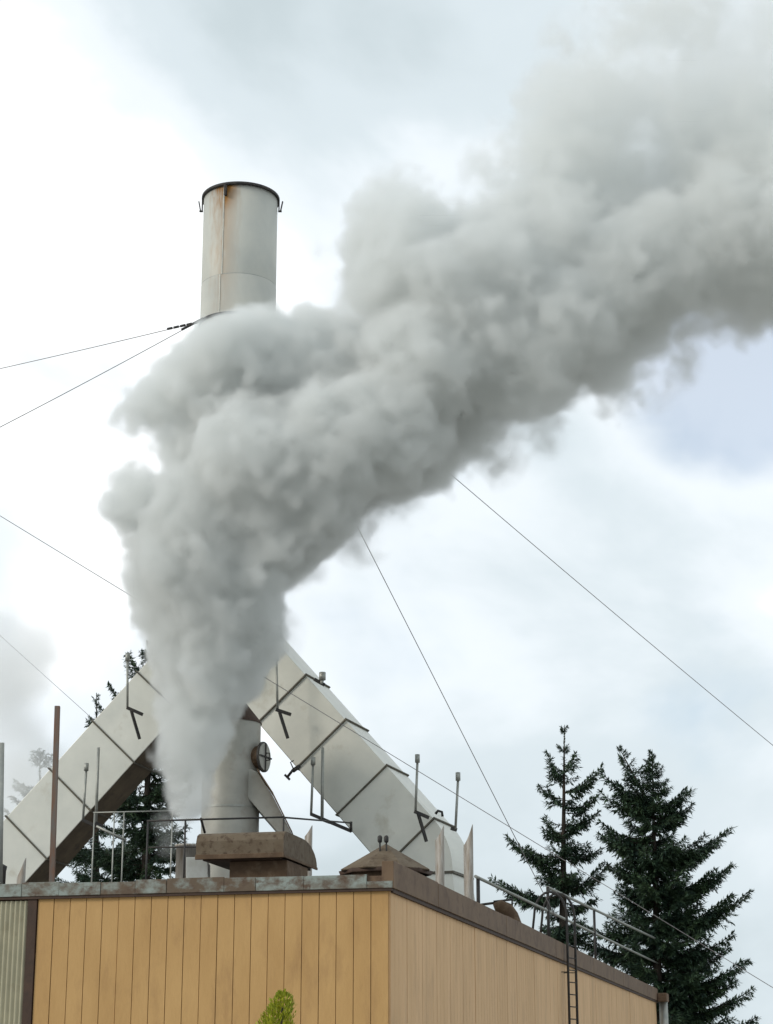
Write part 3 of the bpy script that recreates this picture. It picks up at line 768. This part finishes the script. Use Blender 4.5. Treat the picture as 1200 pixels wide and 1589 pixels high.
def fir(label, px_top, py_top, px_low, Y, seed, prof, listed=(), n_wh=40, dens=1.0, fork=None, group='firs behind the plant', zlow=4.0, hang=0.55):
    """prof: (image row, half-width in pixels) of the crown; listed: silhouette branches (row at trunk, tip x, tip y)"""
    rng = random.Random(seed)
    root = thing('fir_tree', label, 'tree', group)
    top = P(px_top, py_top, Y); k = ppm(top)
    low = P(px_low, 1560, Y)
    def trunk(z):
        t = (top.z - z) / (top.z - low.z); return Vector((top.x + (low.x - top.x) * t, Y, z))
    H = top.z; r0 = 0.018 * H
    zz = [0, 1, H * 0.3, H * 0.6, H * 0.85, H]
    MB().tube([trunk(z) for z in zz], [r0 * 1.3, r0, r0 * 0.75, r0 * 0.45, r0 * 0.2, 0.012], 9).build('trunk', M_bark, root)
    V, F = [], []; tb = MB()
    zrow = lambda py: P(px_top, py, Y).z
    rows = [a for a, b_ in prof]
    def hw(z):
        py = 0
        zs = [zrow(a) for a in rows]
        if z >= zs[0]: return prof[0][1] / k
        for i in range(len(zs) - 1):
            if zs[i + 1] <= z <= zs[i]:
                t = (zs[i] - z) / (zs[i] - zs[i + 1]); return (prof[i][1] * (1 - t) + prof[i + 1][1] * t) / k
        return prof[-1][1] / k
    for (py, tx, ty) in listed:
        p0 = trunk(zrow(py)); p1 = P(tx, ty, Y + rng.uniform(-0.5, 0.5))
        branch(V, F, tb, rng, p0, p1, 1.2 * dens, hang=hang * 1.3)
        for _ in range(2):          # neighbours that make one bough of it
            j = rng.uniform(0.62, 0.9)
            branch(V, F, tb, rng, p0 - Z * rng.uniform(0, 0.25), p0.lerp(p1, j) + Vector((0, rng.choice((-1, 1)) * rng.uniform(0.3, 0.9), rng.uniform(-0.3, 0.1))), dens, hang=hang * 1.3)
    z = H - 0.15
    while z > zlow:
        w = hw(z)
        for b_ in range(rng.choice((2, 3, 4, 5))):
            a = rng.uniform(0, 2 * math.pi); ln = w * rng.uniform(0.45, 1.08)
            if ln < 0.12: ln = 0.12
            rise = rng.uniform(-0.05, 0.30) + (0.45 if z > H - 1.2 else 0)
            p0 = trunk(z + rng.uniform(-0.1, 0.1))
            branch(V, F, tb, rng, p0, p0 + Vector((math.cos(a), math.sin(a), rise)) * ln, dens, hang=hang)
        z -= (H - zlow) / n_wh * (rng.uniform(0.7, 1.3) if dens > 0.9 else rng.choice((0.35, 0.5, 0.6, 2.3)))
    for i in range(90):
        t_ = i / 90; spray(V, F, rng, trunk(H - 1.9 * t_), (Z * (1 - 0.8 * t_) + rnd_unit(rng) * (0.35 + 0.6 * t_)).normalized(), 0.12 + 0.14 * t_, 0.018)
    if fork:
        fx, fy, base_py = fork
        a, b_ = trunk(zrow(base_py)), P(fx, fy, Y)
        tb.tube([a, a.lerp(b_, 0.5), b_], [0.08, 0.05, 0.01], 5)
        for i in range(26):
            t = 0.25 + 0.75 * i / 25; q = a.lerp(b_, t); an = rng.uniform(0, 6.28); ln = 0.06 + 0.9 * (1 - t)
            branch(V, F, tb, rng, q, q + Vector((math.cos(an), math.sin(an), 0.55)) * ln, dens, hang=hang)
        for i in range(10): spray(V, F, rng, b_ - Z * 0.06 * i, (Z + rnd_unit(rng) * 0.5).normalized(), 0.25, 0.03)
    tb.build('branches', M_bark, root)['kind'] = 'stuff'
    me = bpy.data.meshes.new('crown'); me.from_pydata([tuple(v) for v in V], [], F); me.update()
    link('crown', me, M_needle, root)['kind'] = 'stuff'
    return root
fir('slim open-crowned fir behind ladder, smaller of right-hand pair', 876, 1128, 873, 80.0, 11,
    [(1128, 1), (1145, 5), (1165, 11), (1200, 18), (1240, 26), (1300, 30), (1360, 38), (1440, 48), (1560, 52)],
    [(1240, 838, 1224), (1230, 932, 1196), (1255, 925, 1240), (1285, 927, 1264), (1300, 848, 1278), (1330, 789, 1304), (1325, 930, 1322), (1345, 818, 1322), (1350, 850, 1362),
     (1375, 942, 1350), (1392, 765, 1370), (1385, 800, 1395), (1400, 925, 1400), (1435, 905, 1430), (1435, 845, 1440), (1215, 850, 1172), (1195, 892, 1172)], n_wh=34, dens=0.85)
fir('broad dense fir at right edge with forked top', 1012, 1166, 1022, 79.0, 23,
    [(1166, 2), (1185, 9), (1210, 20), (1250, 42), (1310, 58), (1400, 72), (1500, 84), (1589, 92)],
    [(1250, 1071, 1231), (1265, 1072, 1254), (1245, 936, 1206), (1260, 935, 1236), (1320, 1131, 1294), (1330, 1110, 1318), (1380, 1134, 1350), (1390, 1112, 1362), (1430, 1163, 1393), (1440, 1130, 1412), (1480, 1135, 1458),
     (1510, 1128, 1478), (1525, 1160, 1500), (1560, 1165, 1545), (1300, 934, 1282), (1315, 932, 1300), (1360, 940, 1345), (1440, 900, 1440), (1470, 890, 1462), (1580, 1170, 1590), (1600, 1150, 1600), (1540, 1140, 1530)], n_wh=74, dens=1.1, fork=(961, 1160, 1262))
fir('tall fir behind left duct and steam, top showing above duct', 234, 994, 222, 86.0, 31,
    [(994, 3), (1040, 22), (1120, 48), (1220, 80), (1320, 104), (1420, 120)], [(1060, 200, 1020), (1150, 150, 1095), (1200, 140, 1128), (1120, 170, 1068), (1230, 290, 1200)], n_wh=58, dens=0.95)
fir('smaller fir low behind left duct', 150, 1078, 148, 92.0, 37,
    [(1078, 3), (1120, 14), (1200, 36), (1300, 66), (1420, 90)], [], n_wh=40, dens=0.8)
fir('far fir behind left duct, veiled by drifting steam', 62, 1168, 62, 110.0, 41,
    [(1168, 6), (1200, 30), (1280, 50), (1400, 70)], [], n_wh=34, dens=0.9)

# golden cypress tip in the foreground
gc = thing('golden_cypress', 'bright yellow-green columnar shrub tip in front of tan wall', 'shrub')
gy = 28.5; gt = P(439, 1541, gy); rng = random.Random(9); V, F = [], []
gk = ppm(gt)
for i in range(9000):
    h = rng.random() ** 0.8; z = gt.z * (1 - h) ; dz = gt.z - z
    rad = (0.12 + 0.10 * min(1, dz / 0.5) + 0.14 * min(1, dz / 2)) * min(1, (dz / 0.12) ** 0.5)
    a = rng.uniform(0, 6.283); rr = rad * rng.uniform(0.55, 1.0) * (1 + 0.18 * math.sin(5 * a + 7 * z))
    off = -0.09 * min(1, max(0, (dz - 0.15) / 0.3))
    p = Vector((gt.x + off + rr * math.cos(a), gy + rr * math.sin(a), z))
    spray(V, F, rng, p, (Z * 0.9 + Vector((math.cos(a), math.sin(a), 0)) * 0.5 + rnd_unit(rng) * 0.4).normalized(), rng.uniform(0.05, 0.09), rng.uniform(0.010, 0.018))
me = bpy.data.meshes.new('foliage'); me.from_pydata([tuple(v) for v in V], [], F); link('foliage', me, M_cyp, gc)
MB().tube([(gt.x, gy, 0), (gt.x - 0.05, gy, gt.z * 0.6), (gt.x, gy, gt.z * 0.95)], [0.05, 0.035, 0.01], 7).build('stem', M_bark, gc)

# ------------------------------------------------------------------ steam: a density field built from billows
def lattice_noise(shape, cells, rs):
    """smooth random field: a coarse lattice blown up with cubic weights"""
    lat = rs.standard_normal([int(math.ceil(s / cells)) + 4 for s in shape]).astype(np.float32)
    out = lat
    for ax, s in enumerate(shape):
        x = np.arange(s) / cells + 1.0; i = np.floor(x).astype(int); f = (x - i).astype(np.float32)
        w = [((1 - f) ** 3) / 6, (3 * f ** 3 - 6 * f ** 2 + 4) / 6, (-3 * f ** 3 + 3 * f ** 2 + 3 * f + 1) / 6, f ** 3 / 6]
        out = sum(np.take(out, i - 1 + k, axis=ax) * w[k].reshape([-1 if a == ax else 1 for a in range(3)]) for k in range(4))
    return out / max(1e-6, out.std())
def volume_object(name, dens, mn, mx, mat, label, cat):
    nx, ny, nz = dens.shape
    me = bpy.data.meshes.new(name + '_samples'); me.vertices.add(dens.size)
    at = me.attributes.new('smoke', 'FLOAT', 'POINT'); at.data.foreach_set('value', np.ascontiguousarray(dens, dtype=np.float32).ravel())
    o = bpy.data.objects.new(name, me); COL.objects.link(o); me.materials.append(mat)
    ng = bpy.data.node_groups.new(name, 'GeometryNodeTree')
    ng.interface.new_socket('Geometry', in_out='INPUT', socket_type='NodeSocketGeometry')
    ng.interface.new_socket('Geometry', in_out='OUTPUT', socket_type='NodeSocketGeometry')
    N = ng.nodes.new; K_ = ng.links.new
    gi, go = N('NodeGroupInput'), N('NodeGroupOutput')
    vcn = N('GeometryNodeVolumeCube'); vcn.inputs['Min'].default_value = mn; vcn.inputs['Max'].default_value = mx
    for ax, r in zip('XYZ', (nx, ny, nz)): vcn.inputs['Resolution ' + ax].default_value = r
    ps = N('GeometryNodeInputPosition')
    sub = N('ShaderNodeVectorMath'); sub.operation = 'SUBTRACT'; sub.inputs[1].default_value = mn; K_(ps.outputs[0], sub.inputs[0])
    mul = N('ShaderNodeVectorMath'); mul.operation = 'MULTIPLY'; K_(sub.outputs[0], mul.inputs[0])
    mul.inputs[1].default_value = [(r - 1) / (b_ - a) for r, a, b_ in zip((nx, ny, nz), mn, mx)]
    sp = N('ShaderNodeSeparateXYZ'); K_(mul.outputs[0], sp.inputs[0])
    def mth(op, a, b_=None):
        n = N('ShaderNodeMath'); n.operation = op
        for i, v in enumerate((a, b_)):
            if v is None: continue
            if hasattr(v, 'is_linked'): K_(v, n.inputs[i])
            else: n.inputs[i].default_value = v
        return n.outputs[0]
    ix, iy, iz = (mth('ROUND', s) for s in sp.outputs)
    idx = mth('ADD', mth('MULTIPLY', mth('ADD', mth('MULTIPLY', ix, ny), iy), nz), iz)
    na = N('GeometryNodeInputNamedAttribute'); na.data_type = 'FLOAT'; na.inputs[0].default_value = 'smoke'
    si = N('GeometryNodeSampleIndex'); si.data_type = 'FLOAT'; si.domain = 'POINT'; si.clamp = True
    K_(gi.outputs[0], si.inputs['Geometry']); K_(na.outputs[0], si.inputs['Value']); K_(idx, si.inputs['Index'])
    K_(si.outputs[0], vcn.inputs['Density'])
    sm = N('GeometryNodeSetMaterial'); sm.inputs['Material'].default_value = mat
    K_(vcn.outputs[0], sm.inputs['Geometry']); K_(sm.outputs[0], go.inputs[0])
    md = o.modifiers.new('steam', 'NODES'); md.node_group = ng
    o['kind'] = 'stuff'; tag(o, label, cat)
    return o
def steam_mat(name, col, aniso):
    m = bpy.data.materials.new(name); m.use_nodes = True; t = m.node_tree; t.nodes.clear()
    v = t.nodes.new('ShaderNodeVolumePrincipled'); o = t.nodes.new('ShaderNodeOutputMaterial')
    v.inputs['Color'].default_value = col; v.inputs['Density'].default_value = 1.0; v.inputs['Anisotropy'].default_value = aniso
    v.inputs['Density Attribute'].default_value = 'density'
    t.links.new(v.outputs[0], o.inputs['Volume']); return m
VOX = 0.062
PLY = 40.3
# billows traced as spheres: image x, y, radius (px), offset in depth (m), softness 0 crisp .. 1 wispy
BILLOWS = [
 (291,1258,25,0,0),(292,1240,32,0,0),(295,1215,39,0,0),(299,1180,48,0,0),(304,1140,57,0,0),(308,1100,67,0,0),(318,1052,82,0,0),(330,1004,101,0,0),(332,955,114,0,0),
 (322,908,124,0,0),(285,868,94,-.3,0),(380,900,84,-.5,0),(255,800,68,0,0),(213,771,56,.2,0),(330,815,125,-.2,.06),(420,800,120,.4,.12),(201,792,46,-.2,0),
 (470,770,112,.2,.1),(400,720,130,0,.12),(300,715,56,0,0),(330,680,70,.3,0),(238,632,53,0,0),(213,652,31,0,0),(285,600,62,.2,0),(335,595,88,0,0),(265,668,22,0,.2),
 (400,570,96,0,.08),(365,540,54,-.4,0),(470,575,100,0,.1),(550,592,100,0,.12),(520,690,125,0,.1),(600,660,128,0,.15),(330,520,32,0,0),
 (370,524,46,-.8,0),(432,528,58,-.6,0),(347,521,46,-1.0,0),(325,534,36,-.9,0),(350,560,60,-.4,0),
 (660,570,130,0,.15),(690,620,100,.3,.2),(570,560,80,-.4,.12),(622,402,108,.3,.25),(592,365,76,.2,.25),(700,440,122,0,.3),(760,530,132,0,.25),(800,420,135,0,.35),(830,560,108,0,.3),
 (890,490,132,0,.35),(870,370,128,.2,.4),(960,420,142,0,.4),(930,575,62,0,.4),(1010,380,138,0,.45),(1060,410,112,0,.45),(1110,350,142,0,.45),(1150,415,112,0,.45),(1200,350,152,0,.5),(1260,400,132,0,.5),(1330,340,150,0,.55),
 (850,290,84,.3,.5),(950,262,100,.3,.5),(1060,240,110,.2,.55),(1170,215,120,.2,.6),(1280,210,130,.2,.6),(990,200,95,.3,.75),(1110,170,110,.3,.8),
 (900,205,95,.4,.92),(1000,150,115,.4,.95),(1120,110,130,.3,.95),(1240,90,140,.3,.95),(1350,170,150,.2,.9),(1090,30,100,.4,1.0),(1230,0,110,.4,1.0),
 (1090,485,40,-.2,.6)]
WISPS = [(610,770,70,0),(560,830,60,.2),(690,735,70,0),(760,700,70,0),(850,660,60,0),(660,790,50,0),(1040,560,62,-.1),(1020,600,50,0),(1060,520,55,0),(980,610,50,0),(260,1310,26,.3),(256,1275,26,.3),(560,470,50,.2),(620,310,70,.2),(770,270,70,.3),(930,90,110,.3),(1040,20,110,.2),(820,200,70,.3),(520,390,40,.3),(430,985,50,.2),(470,890,45,.2)]
BILLOWS += [(x, y, int(r * 0.86), dy + k, so) for (x, y, r, dy, so) in BILLOWS if r > 104 and 0.1 <= so <= 0.5 for k in (1.25, -1.15)]   # the plume is deeper where it has spread
def build_plume():
    rs = np.random.RandomState(5); rg = random.Random(5)
    def world(px, py, rpx, dy):
        c = P(px, py, PLY + dy); return c, rpx / ppm(c)
    mn = np.array([P(130, 1300, PLY).x, PLY - 3.9, ROOF_Z + 0.02]); mx = np.array([P(1395, 300, PLY).x, PLY + 3.6, P(700, -95, PLY).z])
    shp = tuple(int(v) for v in np.round((mx - mn) / VOX)); mx = mn + (np.array(shp) - 1) * VOX
    xs, ys, zs = (mn[i] + np.arange(shp[i]) * VOX for i in range(3))
    xs, ys, zs = xs.astype(np.float32), ys.astype(np.float32), zs.astype(np.float32)
    D = np.full(shp, 9.0, np.float32); T = np.full(shp, 9.0, np.float32)
    S = np.zeros(shp, np.float32); SW = np.full(shp, 1e-4, np.float32)
    def stamp(c, r, pad, arr=D):
        lo = [max(0, int((c[i] - r - pad - mn[i]) / VOX)) for i in range(3)]; hi = [min(shp[i], int((c[i] + r + pad - mn[i]) / VOX) + 2) for i in range(3)]
        if any(a >= b_ for a, b_ in zip(lo, hi)): return None
        sl = tuple(slice(a, b_) for a, b_ in zip(lo, hi))
        d = np.sqrt((xs[sl[0]][:, None, None] - c[0]) ** 2 + (ys[sl[1]][None, :, None] - c[1]) ** 2 + (zs[sl[2]][None, None, :] - c[2]) ** 2) - r
        np.minimum(arr[sl], d, out=arr[sl]); return sl, d
    E = np.full(shp, 1e-6, np.float32); KS = 0.11
    for (px, py, rp, dy, soft) in BILLOWS:
        c, r = world(px, py, rp, dy)
        lo_r = r * 0.96 - 0.02
        sl, d = stamp(c, lo_r, 1.5, T)
        E[sl] += np.exp(-np.clip(d, -2.5, 3) / KS)
        w = np.exp(-np.maximum(d, -0.5) * 1.2); S[sl] += soft * w; SW[sl] += w
        if soft > 0.6: continue
        nc = int((30 if soft < 0.05 else 12) * min(1.5, max(0.6, r)))
        stick = 0.62 if soft < 0.05 else 0.85
        for _ in range(nc):
            v = rnd_unit(rg); rc = r * rg.uniform(0.10, 0.25); cc = c + v * (lo_r + 0.02 - rc * stick)
            stamp(cc, rc, 0.5)
            if soft < 0.3:
                for _ in range(9):
                    v2 = (rnd_unit(rg) + v * 0.5).normalized(); r2 = rc * rg.uniform(0.25, 0.5)
                    stamp(cc + v2 * (rc - r2 * 0.5), r2, 0.3)
    D0 = -KS * np.log(E)
    h = np.clip(0.5 + 0.5 * (D - D0) / 0.14, 0, 1)
    D = D * (1 - h) + D0 * h - 0.14 * h * (1 - h)
    soft = S / SW
    Wd = np.full(shp, 9.0, np.float32)
    for (px, py, rp, dy) in WISPS:
        c, r = world(px, py, rp, dy); stamp(c, r, 0.6, Wd)
    n1 = lattice_noise(shp, 1.1 / VOX, rs); n2 = lattice_noise(shp, 0.5 / VOX, rs); n3 = lattice_noise(shp, 0.24 / VOX, rs); n4 = lattice_noise(shp, 0.13 / VOX, rs)
    fb = 0.50 * n1 + 0.38 * n2 + 0.26 * n3 + 0.15 * n4
    amp = 0.085 + 0.55 * soft
    wid = 0.15 + 1.0 * soft ** 1.4
    d = D + amp * (fb - 0.15) + 0.045 * n3 + 0.03 * n4
    core = np.clip(-d / wid, 0, 1); core = core * core * (3 - 2 * core)
    peak = np.interp(soft, [0, 0.08, 0.3, 0.5, 0.72, 0.88, 1.0], [4.2, 3.2, 2.2, 2.0, 1.4, 0.65, 0.35]).astype(np.float32)
    # towards the vent the jet is thinner
    zf = np.clip((zs - P(292, 1290, PLY).z) / (P(292, 1020, PLY).z - P(292, 1290, PLY).z), 0, 1)[None, None, :]
    peak = peak * (0.75 + 0.25 * zf)
    ridg = 1 - np.abs(0.6 * n1 + 0.5 * n2 + 0.25 * n3 + .15 * n4) * 1.25
    wf = np.clip(-Wd / 0.5, 0, 1)
    wisp = np.clip(ridg - 0.22 + 0.25 * fb, 0, 1) * wf * 2.4
    den = np.maximum(core * peak, wisp)
    den[den < 0.01] = 0
    for a in (0, -1):                  # nothing touches the edge of the grid
        den[a] = 0; den[:, a] = 0; den[:, :, a] = 0
    return den, mn, mx
den, mn, mx = build_plume()
volume_object('steam_plume', den, tuple(mn), tuple(mx), steam_mat('steam', (0.942, 0.949, 0.943, 1), 0.3), 'thick grey steam plume billowing up and drifting off to the right', 'steam')

# thin drifting steam at the left edge
def build_drift():
    global VOX
    rs = np.random.RandomState(17); vx = 0.12; Y = 46.8
    mn = np.array([P(-120, 1300, Y).x, Y - 1.0, P(0, 1330, Y).z]); mx = np.array([P(130, 1300, Y).x, Y + 1.6, P(0, 880, Y).z])
    shp = tuple(int(v) for v in np.round((mx - mn) / vx)); mx = mn + (np.array(shp) - 1) * vx
    ax = [mn[i] + np.arange(shp[i]) * vx for i in range(3)]
    n1 = lattice_noise(shp, 1.0 / vx, rs); n2 = lattice_noise(shp, 0.45 / vx, rs); n3 = lattice_noise(shp, 0.25 / vx, rs)
    best = np.full(shp, 9.0, np.float32)
    for px, py, rp in ((0, 960, 45), (10, 1010, 60), (-10, 1080, 75), (5, 1140, 70), (10, 1200, 75), (-10, 1260, 70), (50, 1180, 50)):
        c = P(px, py, Y + 0.2); r = rp / ppm(c)
        best = np.minimum(best, np.sqrt((ax[0][:, None, None] - c.x) ** 2 + (ax[1][None, :, None] - c.y) ** 2 + (ax[2][None, None, :] - c.z) ** 2) - r)
    d = best + 0.45 * (0.6 * n1 + 0.35 * n2 + 0.2 * n3)
    den = np.clip(-d / 0.7, 0, 1) * 0.7
    for a in (0, -1): den[a] = 0; den[:, a] = 0; den[:, :, a] = 0
    return den, mn, mx
den2, mn2, mx2 = build_drift()
volume_object('steam_wisp', den2, tuple(mn2), tuple(mx2), steam_mat('thin_steam', (0.93, 0.935, 0.93, 1), 0.15), 'thin pale steam drifting past left edge behind left duct', 'steam')
